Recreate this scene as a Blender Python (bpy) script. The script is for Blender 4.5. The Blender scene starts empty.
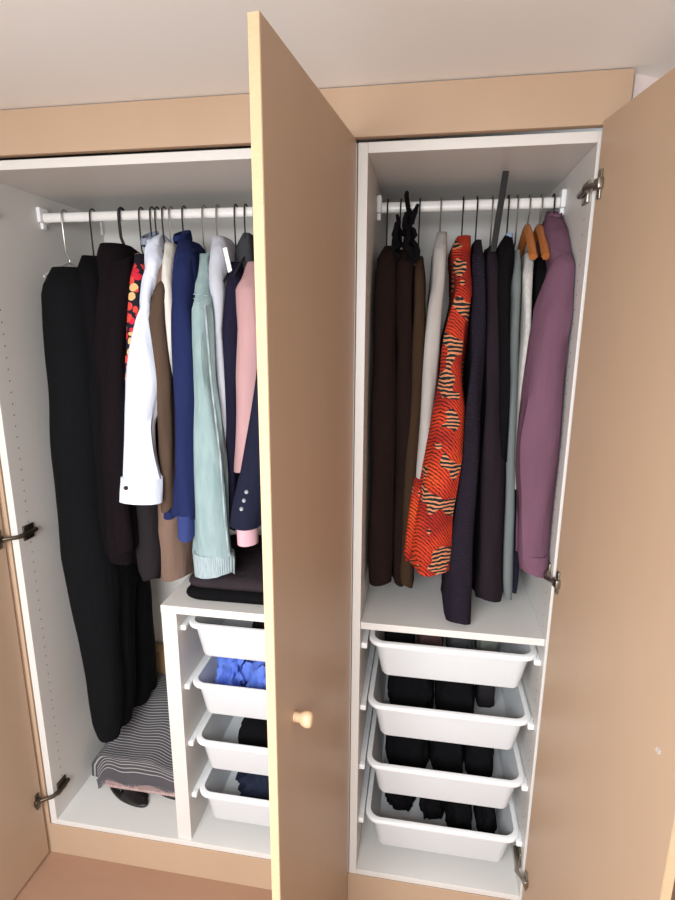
import bpy, bmesh, math, random
from mathutils import Vector, Matrix, noise
import numpy as np

C = bpy.context.scene.collection
scene = bpy.context.scene
pi = math.pi

# ------------------------------------------------------------------ camera
CAM = np.array([1.165, -1.275, 1.61]); YAW, PITCH, ROLL, FPX = .1605, -.224, .0055, 530.0
def cam_axes():
    cy, sy, cp, sp = math.cos(YAW), math.sin(YAW), math.cos(PITCH), math.sin(PITCH)
    f = np.array([-sy*cp, cy*cp, sp]); r = np.array([cy, sy, 0.]); u = np.cross(r, f)
    return r*math.cos(ROLL)+u*math.sin(ROLL), -r*math.sin(ROLL)+u*math.cos(ROLL), f
AR, AU, AF = cam_axes()
cd = bpy.data.cameras.new('camera'); cam = bpy.data.objects.new('camera', cd); C.objects.link(cam)
cd.sensor_fit = 'VERTICAL'; cd.sensor_height = 36; cd.lens = FPX/900*36; cd.clip_start = .02
M = Matrix.Identity(4)
for i in range(3):
    M[i][0], M[i][1], M[i][2], M[i][3] = AR[i], AU[i], -AF[i], CAM[i]
cam.matrix_world = M
scene.camera = cam
def W(px, py, Y):
    """photo pixel -> point on the plane at depth Y behind the wardrobe front"""
    d = AF+AR*(px-337.5)/FPX+AU*(450-py)/FPX
    return Vector(CAM+(Y-CAM[1])/d[1]*d)
def WZ(px, py, Z):
    d = AF+AR*(px-337.5)/FPX+AU*(450-py)/FPX
    return Vector(CAM+(Z-CAM[2])/d[2]*d)

# ------------------------------------------------------------------ world, light, exposure
w = bpy.data.worlds.new('world'); scene.world = w; w.use_nodes = True
w.node_tree.nodes['Background'].inputs[0].default_value = (.78, .89, 1, 1)
w.node_tree.nodes['Background'].inputs[1].default_value = 1.0
# roof window in the sloping ceiling behind the camera: SL maps (x, distance down the slope, height above it) to the room
SLOPE = math.radians(33); SY, SZ = -1.32, 2.117
SL = Matrix(((1, 0, 0, 0), (0, -math.cos(SLOPE), -math.sin(SLOPE), SY), (0, -math.sin(SLOPE), math.cos(SLOPE), SZ), (0, 0, 0, 1)))
WX0, WX1, WS0, WS1 = .0, 1.35, .35, 1.35
ld = bpy.data.lights.new('roof_window_daylight', 'AREA'); ld.shape = 'RECTANGLE'; ld.size = WX1-WX0-.1; ld.size_y = WS1-WS0-.1
ld.energy = 68; ld.color = (.93, .97, 1)
lo = bpy.data.objects.new('roof_window_daylight', ld); C.objects.link(lo)
lo.location = SL @ Vector(((WX0+WX1)/2, (WS0+WS1)/2, -.01)); lo.rotation_euler = (SLOPE, 0, 0)     # faces down into the room
vs = scene.view_settings
vs.view_transform = 'Standard'; vs.look = 'None'; vs.gamma = 1; vs.use_curve_mapping = False
vs.exposure = 0.4

# ------------------------------------------------------------------ materials
def lin(c): return tuple(((v/255)/12.92 if v/255 <= .04045 else ((v/255+.055)/1.055)**2.4) for v in c)+(1,)
MATS = {}
def nodes(name):
    m = bpy.data.materials.new(name); m.use_nodes = True
    nt = m.node_tree; b = nt.nodes['Principled BSDF']
    MATS[name] = m
    return m, nt, b
def N(nt, t, **kw):
    n = nt.nodes.new(t)
    for k, v in kw.items():
        if k in n.inputs: n.inputs[k].default_value = v
        else: setattr(n, k, v)
    return n
def plain(name, c, rough=.5, c2=None, scale=40, bump=0., metal=0., detail=3, stretch=(1, 1, 1), coord='Object', spec=.5):
    m, nt, b = nodes(name)
    b.inputs['Roughness'].default_value = rough; b.inputs['Metallic'].default_value = metal
    b.inputs['Specular IOR Level'].default_value = spec
    tc = N(nt, 'ShaderNodeTexCoord'); mp = N(nt, 'ShaderNodeMapping'); mp.inputs['Scale'].default_value = stretch
    nt.links.new(tc.outputs[coord], mp.inputs[0])
    no = N(nt, 'ShaderNodeTexNoise', Scale=scale, Detail=detail); nt.links.new(mp.outputs[0], no.inputs['Vector'])
    mx = N(nt, 'ShaderNodeMix', data_type='RGBA')
    mx.inputs[6].default_value = lin(c); mx.inputs[7].default_value = lin(c2 or tuple(v*.93 for v in c))
    nt.links.new(no.outputs[0], mx.inputs[0]); nt.links.new(mx.outputs[2], b.inputs['Base Color'])
    if bump:
        bp = N(nt, 'ShaderNodeBump', Strength=bump, Distance=.004)
        nt.links.new(no.outputs[0], bp.inputs['Height']); nt.links.new(bp.outputs[0], b.inputs['Normal'])
    return m
def cloth(name, c, c2=None, weave=900, fold=14, rib=None):
    """woven fabric: soft tone drift, fine weave relief; rib = (direction vector scale, strength) adds knitted ribs"""
    m, nt, b = nodes(name)
    b.inputs['Roughness'].default_value = .95; b.inputs['Specular IOR Level'].default_value = .06
    tc = N(nt, 'ShaderNodeTexCoord')
    mp = N(nt, 'ShaderNodeMapping'); mp.inputs['Scale'].default_value = (1, 1, .22); nt.links.new(tc.outputs['Object'], mp.inputs[0])
    n1 = N(nt, 'ShaderNodeTexNoise', Scale=fold*2, Detail=4); nt.links.new(mp.outputs[0], n1.inputs['Vector'])
    n3 = N(nt, 'ShaderNodeTexNoise', Scale=26, Detail=3); nt.links.new(mp.outputs[0], n3.inputs['Vector'])
    b3 = N(nt, 'ShaderNodeBump', Strength=.55, Distance=.012); nt.links.new(n3.outputs[0], b3.inputs['Height'])
    mx = N(nt, 'ShaderNodeMix', data_type='RGBA')
    mx.inputs[6].default_value = lin(c); mx.inputs[7].default_value = lin(c2 or tuple(v*.8 for v in c))
    nt.links.new(n1.outputs[0], mx.inputs[0]); nt.links.new(mx.outputs[2], b.inputs['Base Color'])
    n2 = N(nt, 'ShaderNodeTexNoise', Scale=weave, Detail=1); nt.links.new(tc.outputs['Object'], n2.inputs['Vector'])
    bp = N(nt, 'ShaderNodeBump', Strength=.25, Distance=.001); nt.links.new(n2.outputs[0], bp.inputs['Height']); nt.links.new(b3.outputs[0], bp.inputs['Normal'])
    last = bp
    if rib:
        wv = N(nt, 'ShaderNodeTexWave', Scale=rib[0], Distortion=.4); wv.bands_direction = rib[1]
        nt.links.new(tc.outputs['Object'], wv.inputs['Vector'])
        b2 = N(nt, 'ShaderNodeBump', Strength=.5, Distance=.003); nt.links.new(wv.outputs[0], b2.inputs['Height'])
        nt.links.new(bp.outputs[0], b2.inputs['Normal']); last = b2
    nt.links.new(last.outputs[0], b.inputs['Normal'])
    return m
def ramp(nt, src, stops, const=True):
    r = N(nt, 'ShaderNodeValToRGB'); r.color_ramp.interpolation = 'CONSTANT' if const else 'LINEAR'
    e = r.color_ramp.elements
    while len(e) < len(stops): e.new(.5)
    for i, (p, c) in enumerate(stops): e[i].position = p; e[i].color = lin(c)
    nt.links.new(src, r.inputs[0]); return r

MDF = plain('mdf_board', (183, 156, 131), .45, (175, 147, 122), 7, .02, detail=6, stretch=(1, 1, .35), spec=.35)
MDFE = plain('mdf_cut_edge', (202, 176, 142), .7, (188, 160, 124), 60, .05, stretch=(1, 1, 3), spec=.2)
WHITE = plain('white_melamine', (212, 208, 203), .42, (208, 204, 199), 5)
WEDGE = plain('white_edge_band', (236, 234, 230), .4)
PAINT = plain('white_emulsion', (240, 238, 235), .9, (237, 234, 230), 3, .03)
SIDEP = plain('beige_wall_paint', (186, 176, 164), .9, (180, 170, 158), 3, .03)
WALLP = plain('pinkish_wall_paint', (228, 215, 210), .9, (222, 208, 204), 3, .03)
FLOOR = plain('tan_board_floor', (160, 124, 100), .6, (148, 112, 89), 6, .03, stretch=(1, 4, 1))
METAL = plain('nickel_metal', (170, 165, 155), .35, metal=1.0)
DMETAL = plain('dark_bronze_metal', (96, 86, 74), .4, metal=.9)
RODM = plain('white_lacquered_rail', (235, 232, 228), .3)
PLASTIC = plain('white_clip_plastic', (238, 238, 238), .35)
KNOB = plain('bare_wood_knob', (214, 182, 148), .5, (200, 164, 128), 20, stretch=(6, 6, 1))
HOLE = plain('drilled_hole_shadow_brown', (128, 122, 116), .9)
WOOD = plain('orange_hanger_wood', (176, 108, 54), .4, (158, 90, 42), 18, stretch=(1, 1, 6))
BLKPL = plain('black_plastic', (20, 19, 20), .75)
CLEARP = plain('pale_grey_plastic', (196, 192, 188), .3)
BUTTON = plain('dark_shirt_button', (46, 24, 24), .3)
SBUT = plain('grey_horn_button', (150, 150, 158), .3)
LEATHER = plain('black_shoe_leather', (24, 22, 22), .45, bump=.1)
GLASS, nt, b = nodes('window_glass'); b.inputs['Transmission Weight'].default_value = 1; b.inputs['Roughness'].default_value = 0; b.inputs['IOR'].default_value = 1.02
TRAY, nt, b = nodes('milky_tray_plastic')
b.inputs['Base Color'].default_value = lin((232, 234, 236)); b.inputs['Roughness'].default_value = .38
tr = N(nt, 'ShaderNodeBsdfTranslucent'); tr.inputs[0].default_value = lin((226, 228, 230))
ms = N(nt, 'ShaderNodeMixShader'); ms.inputs[0].default_value = .28
nt.links.new(b.outputs[0], ms.inputs[1]); nt.links.new(tr.outputs[0], ms.inputs[2])
nt.links.new(ms.outputs[0], nt.nodes['Material Output'].inputs[0])

BLACK = cloth('black_wool', (17, 16, 18)); BLACKG = cloth('charcoal_black_wool', (19, 20, 22))
CHAR = cloth('charcoal_knit', (46, 42, 44), rib=(120, 'Z')); MAROONB = cloth('maroon_black_cloth', (24, 18, 21))
SHIRTW = cloth('white_cotton', (226, 232, 246), (214, 221, 238)); CREAM = cloth('cream_cotton', (226, 222, 214), (206, 200, 190))
GREYC = cloth('grey_collar_lining', (150, 158, 172)); TAUPE = cloth('taupe_cloth', (132, 108, 96), (112, 90, 78))
BROWN = cloth('brown_suede', (92, 74, 62)); RUST = cloth('rust_collar', (112, 62, 54), (60, 36, 36), fold=60)
NAVY = cloth('navy_cotton', (38, 46, 86), (30, 38, 74)); NAVYL = cloth('mid_navy_cotton', (58, 68, 120), (48, 58, 104))
DENIM = cloth('washed_green_denim', (158, 178, 176), (120, 142, 146), fold=30); DENIMD = cloth('frayed_denim_hem', (188, 202, 204), (120, 138, 146), fold=90, rib=(60, 'X'))
PALEG = cloth('pale_grey_cotton', (198, 200, 208), (178, 180, 190)); INK = cloth('ink_purple_cloth', (36, 33, 52))
PINK = cloth('dusty_pink_cloth', (188, 150, 150), (172, 134, 136)); SUIT = cloth('navy_suit_wool', (34, 36, 54)); CUFFP = cloth('pink_cuff', (226, 180, 190))
DBROWN = cloth('dark_brown_cloth', (34, 23, 21)); OLIVE = cloth('olive_brown_cloth', (62, 46, 34)); GREYW = cloth('greyish_white_cloth', (178, 172, 168), (152, 146, 142))
PLUMK = cloth('plum_black_rib_knit', (38, 32, 42), rib=(70, 'Z')); GPLUM = cloth('grey_plum_cloth', (40, 32, 38)); GREEN = cloth('pale_grey_green_cloth', (116, 122, 120), (98, 104, 104))
LACE = cloth('white_lace', (214, 210, 206), (150, 146, 142), fold=120); MAUVE = cloth('mauve_cotton', (112, 80, 96), (96, 68, 82)); LBLUE = cloth('light_blue_collar', (150, 168, 190))
DNAVY = cloth('dark_navy_cloth', (40, 40, 56)); BLUEB = cloth('bright_blue_cotton', (112, 140, 216), (72, 96, 186), fold=40); JEAN = cloth('dark_denim', (42, 48, 64), (28, 32, 46), fold=40)
GREYD = cloth('dark_grey_jersey', (70, 70, 74)); SAGE = cloth('sage_grey_jersey', (120, 124, 116)); WHITEC = cloth('white_jersey', (226, 230, 238)); WINE = cloth('wine_brown_cloth', (86, 62, 62))
PINKT = cloth('pale_pink_trim', (214, 184, 178), (120, 96, 96), fold=80)

# orange wax-print: checks of thin black lines, cream and black bands on orange-red
ORANGE, nt, b = nodes('orange_wax_print'); b.inputs['Roughness'].default_value = .85; b.inputs['Specular IOR Level'].default_value = .2
tc = N(nt, 'ShaderNodeTexCoord')
n1 = N(nt, 'ShaderNodeTexNoise', Scale=9., Detail=1.); nt.links.new(tc.outputs['Object'], n1.inputs['Vector'])
base = ramp(nt, n1.outputs[0], [(0, (214, 92, 32)), (.42, (192, 56, 28)), (.58, (148, 32, 22))], False)
w1 = N(nt, 'ShaderNodeTexWave', Scale=58., Distortion=3.); w1.bands_direction = 'DIAGONAL'; w1.inputs['Detail Scale'].default_value = 2
nt.links.new(tc.outputs['Object'], w1.inputs['Vector'])
r1 = ramp(nt, w1.outputs[0], [(0, (0, 0, 0)), (.26, (255, 255, 255))])
n2 = N(nt, 'ShaderNodeTexNoise', Scale=17., Detail=1.); nt.links.new(tc.outputs['Object'], n2.inputs['Vector'])
r2 = ramp(nt, n2.outputs[0], [(0, (0, 0, 0)), (.565, (255, 255, 255))])
w2 = N(nt, 'ShaderNodeTexWave', Scale=30., Distortion=6.); w2.bands_direction = 'Z'; nt.links.new(tc.outputs['Object'], w2.inputs['Vector'])
blk = ramp(nt, w2.outputs[0], [(0, (34, 32, 32)), (.70, (214, 190, 160)), (.84, (206, 96, 36))])
m1 = N(nt, 'ShaderNodeMix', data_type='RGBA'); m1.inputs[6].default_value = lin((58, 22, 18))
nt.links.new(r1.outputs[0], m1.inputs[0]); nt.links.new(base.outputs[0], m1.inputs[7])
m2 = N(nt, 'ShaderNodeMix', data_type='RGBA'); nt.links.new(r2.outputs[0], m2.inputs[0])
nt.links.new(m1.outputs[2], m2.inputs[6]); nt.links.new(blk.outputs[0], m2.inputs[7]); nt.links.new(m2.outputs[2], b.inputs['Base Color'])
# black cloth with red and orange flowers
FLORAL, nt, b = nodes('floral_print'); b.inputs['Roughness'].default_value = .85; b.inputs['Specular IOR Level'].default_value = .2
tc = N(nt, 'ShaderNodeTexCoord'); mp = N(nt, 'ShaderNodeMapping'); nt.links.new(tc.outputs['Object'], mp.inputs[0])
vo = N(nt, 'ShaderNodeTexVoronoi', Scale=44.); nt.links.new(mp.outputs[0], vo.inputs['Vector'])
fl = ramp(nt, vo.outputs['Distance'], [(0, (255, 255, 255)), (.52, (0, 0, 0))])
sep = N(nt, 'ShaderNodeSeparateColor'); nt.links.new(vo.outputs['Color'], sep.inputs[0])
fc = ramp(nt, sep.outputs[0], [(0, (206, 40, 60)), (.45, (214, 70, 60)), (.65, (28, 26, 38)), (.8, (222, 176, 120))])
mm = N(nt, 'ShaderNodeMix', data_type='RGBA'); mm.inputs[6].default_value = lin((28, 26, 38))
nt.links.new(fl.outputs[0], mm.inputs[0]); nt.links.new(fc.outputs[0], mm.inputs[7]); nt.links.new(mm.outputs[2], b.inputs['Base Color'])
# grey blanket with thin pale stripes running along X
BLANK, nt, b = nodes('striped_blanket_weave'); b.inputs['Roughness'].default_value = .95; b.inputs['Specular IOR Level'].default_value = .1
uv = N(nt, 'ShaderNodeUVMap'); uv.uv_map = 'run'
sx = N(nt, 'ShaderNodeSeparateXYZ'); nt.links.new(uv.outputs[0], sx.inputs[0])
mu = N(nt, 'ShaderNodeMath', operation='MULTIPLY'); mu.inputs[1].default_value = 46.; nt.links.new(sx.outputs[1], mu.inputs[0])
fr = N(nt, 'ShaderNodeMath', operation='FRACT'); nt.links.new(mu.outputs[0], fr.inputs[0])
rs = ramp(nt, fr.outputs[0], [(0, (74, 72, 76)), (.6, (158, 154, 152)), (.86, (74, 72, 76))], True)
mv = N(nt, 'ShaderNodeMath', operation='GREATER_THAN'); mv.inputs[1].default_value = .05; nt.links.new(sx.outputs[1], mv.inputs[0])
mz = N(nt, 'ShaderNodeMix', data_type='RGBA'); mz.inputs[6].default_value = lin((84, 80, 84)); nt.links.new(mv.outputs[0], mz.inputs[0])
nt.links.new(rs.outputs[0], mz.inputs[7]); nt.links.new(mz.outputs[2], b.inputs['Base Color'])
nz = N(nt, 'ShaderNodeTexNoise', Scale=500.); bp = N(nt, 'ShaderNodeBump', Strength=.4, Distance=.002)
nt.links.new(nz.outputs[0], bp.inputs['Height']); nt.links.new(bp.outputs[0], b.inputs['Normal'])

# ------------------------------------------------------------------ mesh helpers (coordinates are world metres)
WLOC = {}
def tag(o, label=None, cat=None, group=None, kind=None):
    if label: o['label'] = label
    if cat: o['category'] = cat
    if group: o['group'] = group
    if kind: o['kind'] = kind
    return o
def empty(name, loc, label=None, cat=None, group=None):
    o = bpy.data.objects.new(name, None); C.objects.link(o); o.location = loc; o.empty_display_size = .05
    WLOC[o.name] = Vector(loc)
    return tag(o, label, cat, group)
def link(name, verts, faces, mat, parent=None, smooth=False, uvs=None):
    V = [Vector(v) for v in verts]
    base = Vector(((min(v.x for v in V)+max(v.x for v in V))/2, (min(v.y for v in V)+max(v.y for v in V))/2, min(v.z for v in V)))
    me = bpy.data.meshes.new(name); me.from_pydata([v-base for v in V], [], faces); me.update()
    bm = bmesh.new(); bm.from_mesh(me); bmesh.ops.recalc_face_normals(bm, faces=bm.faces)
    if uvs is not None:
        l = bm.loops.layers.uv.new('run')
        bm.verts.index_update()
        for f in bm.faces:
            for lp in f.loops: lp[l].uv = uvs[lp.vert.index]
    bm.to_mesh(me); bm.free()
    if smooth:
        me.polygons.foreach_set('use_smooth', [True]*len(me.polygons))
        try: me.set_sharp_from_angle(angle=math.radians(50))
        except Exception: pass
    me.materials.append(mat)
    o = bpy.data.objects.new(name, me); C.objects.link(o)
    WLOC[o.name] = base
    if parent: o.parent = parent; o.location = base-WLOC[parent.name]
    else: o.location = base
    return o
class G:
    """collects shapes for ONE mesh"""
    def __init__(s): s.v = []; s.f = []
    def add(s, v, f):
        n = len(s.v); s.v += [Vector(q) for q in v]; s.f += [[i+n for i in q] for q in f]; return s
    def box(s, a, b, M=None, bev=0.):
        bm = bmesh.new(); bmesh.ops.create_cube(bm, size=1)
        for v in bm.verts: v.co = Vector([(a[i]+b[i])/2+v.co[i]*(b[i]-a[i]) for i in range(3)])
        if bev: bmesh.ops.bevel(bm, geom=bm.edges[:], offset=bev, segments=2, affect='EDGES', profile=.5)
        bm.verts.index_update()
        v = [q.co.copy() for q in bm.verts]; f = [[x.index for x in q.verts] for q in bm.faces]; bm.free()
        if M: v = [M @ q for q in v]
        return s.add(v, f)
    def tube(s, pts, r, n=8, closed=False):
        pts = [Vector(p) for p in pts]; rr = r if isinstance(r, (list, tuple)) else [r]*len(pts)
        v = []; f = []; up = None
        for i, p in enumerate(pts):
            t = (pts[min(i+1, len(pts)-1)]-pts[max(i-1, 0)]).normalized()
            if up is None:
                up = Vector((0, 0, 1)) if abs(t.z) < .9 else Vector((1, 0, 0))
            a = t.cross(up).normalized(); bb = a.cross(t).normalized(); up = bb
            for k in range(n):
                an = 2*pi*k/n; v.append(p+(a*math.cos(an)+bb*math.sin(an))*rr[i])
        for i in range(len(pts)-1):
            for k in range(n): f.append([i*n+k, i*n+(k+1) % n, (i+1)*n+(k+1) % n, (i+1)*n+k])
        f.append(list(range(n))[::-1]); f.append([(len(pts)-1)*n+k for k in range(n)])
        return s.add(v, f)
    def done(s, name, mat, parent=None, smooth=False): return link(name, s.v, s.f, mat, parent, smooth)
def box(name, a, b, mat, parent=None, bev=.0012): return G().box(a, b, None, bev).done(name, mat, parent)

def hat(t):  # smooth interpolation weight
    return t*t*(3-2*t)
SEC = []
for _s in (-1, 1):
    # half-circle end caps (front, back) joined by straight sides
    for _k in range(9):
        _a = pi*_k/8
        SEC.append((math.cos(_a)*_s*-1, math.sin(_a)*_s, _s))
    for _k in range(1, 7): SEC.append((1.*_s, 0., _s*(1-2*_k/7)))
def loft(name, st, mat, parent=None, wav=.005, lam=.11, seed=0, n=30, rings=34, p=.55, hem=.006, zripple=.0, tw=0., lean=None):
    """cloth hanging edge-on. st: rows (z, x0, x1, yf, yb) from top to bottom; the section is a flattened rounded loop, rippled into folds"""
    n = len(SEC)
    rnd = random.Random(seed); ph = [rnd.uniform(0, 6.28) for _ in range(5)]
    zs = [q[0] for q in st]; V = []; F = []
    T = [0.]
    for i in range(1, len(st)): T.append(T[-1]+max(1e-4, abs(zs[i]-zs[i-1])+abs(st[i][3]-st[i-1][3])*.3))
    T = [t/T[-1] for t in T]
    for r in range(rings+1):
        t = r/rings; i = 0
        while i < len(st)-2 and t > T[i+1]: i += 1
        u = (t-T[i])/(T[i+1]-T[i]); u = min(max(u, 0), 1)
        z, x0, x1, yf, yb = [a+(b-a)*u for a, b in zip(st[i], st[i+1])]
        cx, hx, cyy, hy = (x0+x1)/2, (x1-x0)/2, (yf+yb)/2, (yb-yf)/2
        re = min(hx*.95, hy); ell = re/max(hx, 1e-5)
        for k in range(n):
            an = 2*pi*k/n
            c, s_, sy_ = SEC[k]
            x = c*hx; y = cyy+s_*re+sy_*(hy-re)
            amp = wav*min(1, t*3+.15)
            dx = amp*(math.sin(2*pi*y/lam+ph[0]+z*1.7)+.6*math.sin(2*pi*y/(lam*.47)+ph[1]-z*3.1)*(.4 + .6*t))
            dx += wav*.5*math.sin(z*17+ph[2]+y*9)*math.copysign(1, c)
            nz = noise.noise(Vector((y*9+seed*3.1, z*6, c*1.5+seed)))
            dx += nz*wav*.9
            dy = wav*.8*math.sin(z*13+ph[3]+c*1.3)+noise.noise(Vector((c*2+seed, z*8, seed*1.7)))*wav*.8
            dz = zripple*math.sin(z*90+y*20)
            if r == rings: dz += hem*math.sin(an*3+ph[4])
            X_ = cx+x+dx+tw*(y-yf); X_ = min(max(X_, 1.027), 1.493) if cx > 1 else min(max(X_, .027), .972)     # stays between the side panels
            V.append((X_, y+dy, z+dz))
    for r in range(rings):
        for k in range(n):
            F.append([r*n+k, r*n+(k+1) % n, (r+1)*n+(k+1) % n, (r+1)*n+k])
    # close the top; turn the bottom hem inwards
    ct = sum((Vector(V[k]) for k in range(n)), Vector())/n; V.append(tuple(ct+Vector((0, 0, .004)))); ti = len(V)-1
    for k in range(n): F.append([k, ti, (k+1) % n])
    b0 = rings*n; cb = sum((Vector(V[b0+k]) for k in range(n)), Vector())/n
    j0 = len(V)
    for k in range(n):
        q = Vector(V[b0+k]); V.append(tuple(cb+(q-cb)*.72+Vector((0, 0, .012))))
    for k in range(n): F.append([b0+k, b0+(k+1) % n, j0+(k+1) % n, j0+k])
    V.append(tuple(cb+Vector((0, 0, .03)))); bi = len(V)-1
    for k in range(n): F.append([j0+k, j0+(k+1) % n, bi])
    return link(name, V, F, mat, parent, True)
def rows(px, depth=None):
    """rows (py, xl, xr, yf[, yb]) in photo pixels -> world rows for loft"""
    out = []
    for q in px:
        py, xl, xr, yf = q[:4]; yb = q[4] if len(q) > 4 else (yf+depth if depth else .5-yf)
        a, b = W(xl, py, yf), W(xr, py, yf)
        ye = yf+.7*min((b.x-a.x)/2, (yb-yf)/2); a, b = W(xl, py, ye), W(xr, py, ye)      # widest a little behind the rounded front
        out.append(((a.z+b.z)/2, a.x, b.x, yf, yb))
    return out
def lump(name, c, r, mat, parent=None, seed=0, amp=.28, freq=2.2, flat=True, sub=4, sq=.75):
    bm = bmesh.new(); bmesh.ops.create_icosphere(bm, subdivisions=sub, radius=1)
    for v in bm.verts:
        d = v.co.normalized()
        q = d*freq+Vector((seed*7.3, seed*3.7, seed*1.9))
        k = 1+amp*(noise.noise(q)*1.1+abs(noise.noise(q*2.1))*.9-.25)
        x, y, z = d.x, d.y, d.z
        x = math.copysign(abs(x)**sq, x); y = math.copysign(abs(y)**sq, y); z = math.copysign(abs(z)**(.5+sq*.66), z)
        if flat and z < 0: z *= .35
        v.co = Vector((c[0]+x*r[0]*k, c[1]+y*r[1]*k, c[2]+z*r[2]*k))
    if flat:
        lo_ = c[2]-r[2]*.3
        for v in bm.verts: v.co.z = max(v.co.z, lo_)
    bm.verts.index_update()
    o = link(name, [v.co.copy() for v in bm.verts], [[x.index for x in f.verts] for f in bm.faces], mat, parent, True)
    bm.free(); return o

# ------------------------------------------------------------------ room shell
ZF, ZC, H = -.12, 2.117, 2.01
XL, XR, YB = -.75, 3.0, -2.45
tag(box('floor', (XL-.1, YB-.2, ZF-.05), (XR+.1, 1.1, ZF), FLOOR, bev=0), 'tan board floor in front of the wardrobes', kind='structure')
g = G().box((XL-.1, SY, ZC), (XR+.1, 1.1, ZC+.05))
SE = (SY-YB)/math.cos(SLOPE)+.1
for q in (((XL-.1, -.02, 0), (WX0, SE, .06)), ((WX1, -.02, 0), (XR+.1, SE, .06)), ((WX0, -.02, 0), (WX1, WS0, .06)), ((WX0, WS1, 0), (WX1, SE, .06))): g.box(*q, SL)
tag(g.done('ceiling', PAINT), 'white painted ceiling above the wardrobes', kind='structure')
tag(box('wall_left', (XL-.1, YB, ZF), (XL, .7, ZC), PAINT, bev=0), 'white painted side wall', kind='structure')
tag(box('wall_far', (XL, .61, ZF), (1.548, .7, ZC), PAINT, bev=0), 'white wall behind the wardrobes', kind='structure')
tag(box('wall_end', (XR, YB, ZF), (XR+.1, .75, ZC), PAINT, bev=0), 'white painted end wall', kind='structure')
# wall running back at an angle beside the narrow wardrobe
g = G(); a, b2 = Vector((1.562, .02, 0)), Vector((XR+.05, .78, 0)); dn = Vector((-(b2-a).y, (b2-a).x, 0)).normalized()*.06
g.add([(p.x, p.y, z) for z in (ZF, ZC) for p in (a, b2, b2+dn, a+dn)], [[0, 1, 2, 3], [4, 5, 6, 7], [0, 1, 5, 4], [1, 2, 6, 5], [2, 3, 7, 6], [3, 0, 4, 7]])
tag(g.done('wall_right', WALLP), 'pinkish white wall beside the narrow wardrobe', kind='structure')
# low wall under the sloping ceiling and the roof window (behind the camera)
tag(box('wall_back', (XL, YB-.1, ZF), (XR, YB, SZ-(SY-YB)*math.tan(SLOPE)+.02), PAINT, bev=0), 'low wall under the sloping ceiling opposite the wardrobes', kind='structure')
win = tag(empty('window_1', SL @ Vector(((WX0+WX1)/2, WS1, .02))), 'white framed roof window opposite the wardrobes', kind='structure')
g = G()
for q in (((WX0, WS0, .005), (WX0+.05, WS1, .055)), ((WX1-.05, WS0, .005), (WX1, WS1, .055)), ((WX0+.05, WS0, .005), (WX1-.05, WS0+.05, .055)), ((WX0+.05, WS1-.05, .005), (WX1-.05, WS1, .055))): g.box(*q, SL)
g.done('window_frame', WEDGE, win)
G().box((WX0+.05, WS0+.05, .03), (WX1-.05, WS1-.05, .034), SL).done('pane', GLASS, win)
# board fascia and plinth closing the wardrobes to ceiling and floor
tag(box('trim_1', (XL, -.012, H+.007), (1.55, .008, ZC-.002), MDF, bev=.001), 'bare board fascia between wardrobe tops and ceiling', kind='structure')
tag(box('trim_2', (XL, .0, ZF), (1.55, .018, -.003), MDF, bev=.001), 'bare board plinth under both wardrobes', kind='structure')
tag(box('trim_3', (1.523, .002, -.003), (1.55, .016, H+.006), MDF, bev=.001), 'bare board filler strip beside the narrow wardrobe', kind='structure')
tag(box('trim_4', (XL, -.002, -.003), (-.004, .016, H+.006), MDF, bev=.001), 'bare board filler panel beside the wide wardrobe', kind='structure')

# ------------------------------------------------------------------ wardrobes
T = .022; D = .58
def carcass(name, x0, x1, label, shelf):
    r = empty(name, ((x0+x1)/2, D/2, 0), label, 'wardrobe')
    box('side_panel', (x0, 0, 0), (x0+T, D, H), WHITE, r); box('side_panel', (x1-T, 0, 0), (x1, D, H), WHITE, r)
    box('top_panel', (x0+T, 0, H-T), (x1-T, D, H), WHITE, r); box('bottom_panel', (x0+T, 0, 0), (x1-T, D, T*.8), WHITE, r)
    box('back_panel', (x0+T, D-.012, T*.8), (x1-T, D-.002, H-T), WHITE, r)
    # hanging rail: flattened oval tube on two brackets
    v = []; f = []; n = 16
    for x in (x0+T+.004, x1-T-.004):
        for k in range(n): v.append((x, .25+.0085*math.cos(2*pi*k/n), 1.927+.0135*math.sin(2*pi*k/n)))
    for k in range(n): f.append([k, (k+1) % n, n+(k+1) % n, n+k])
    f += [list(range(n)), list(range(n, 2*n))]
    rl = link('hanging_rail', v, f, RODM, r, True)
    for x, s in ((x0+T, 1), (x1-T, -1)):
        g = G().box((min(x, x+s*.012), .23, 1.912), (max(x, x+s*.012), .27, 1.955), None, .003)
        g.box((min(x, x+s*.01), .242, 1.895), (max(x, x+s*.01), .258, 1.913), None, .002)
        g.done('rail_bracket', PLASTIC, rl)
    # columns of drilled shelf-pin holes
    for x, s in ((x0+T, 1), (x1-T, -1)):
        v = []; f = []
        for y in (.045, .50):
            z = .12
            while z < 1.86:
                i0 = len(v)
                for k in range(6): v.append((x+s*.0004, y+.0027*math.cos(k*pi/3), z+.0027*math.sin(k*pi/3)))
                f.append(list(range(i0, i0+6))); z += .032
        tag(link('shelf_pin_holes', v, f, HOLE, r), kind='stuff')
    return r
wide = carcass('wardrobe', 0, .999, 'wide white double wardrobe with bare board doors swung open', True)
slim = carcass('wardrobe', 1.001, 1.52, 'narrow white single wardrobe beside the wide one, one board door open', True)
SH = .838
box('shelf', (1.001+T, .012, SH-.02), (1.52-T, D-.014, SH), WHITE, slim)
box('divider_top', (.446, .006, SH-.024), (.999-T, D-.014, SH), WHITE, wide); box('divider_panel', (.446, .008, T*.8), (.492, D-.014, SH-.024), WHITE, wide)
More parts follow.
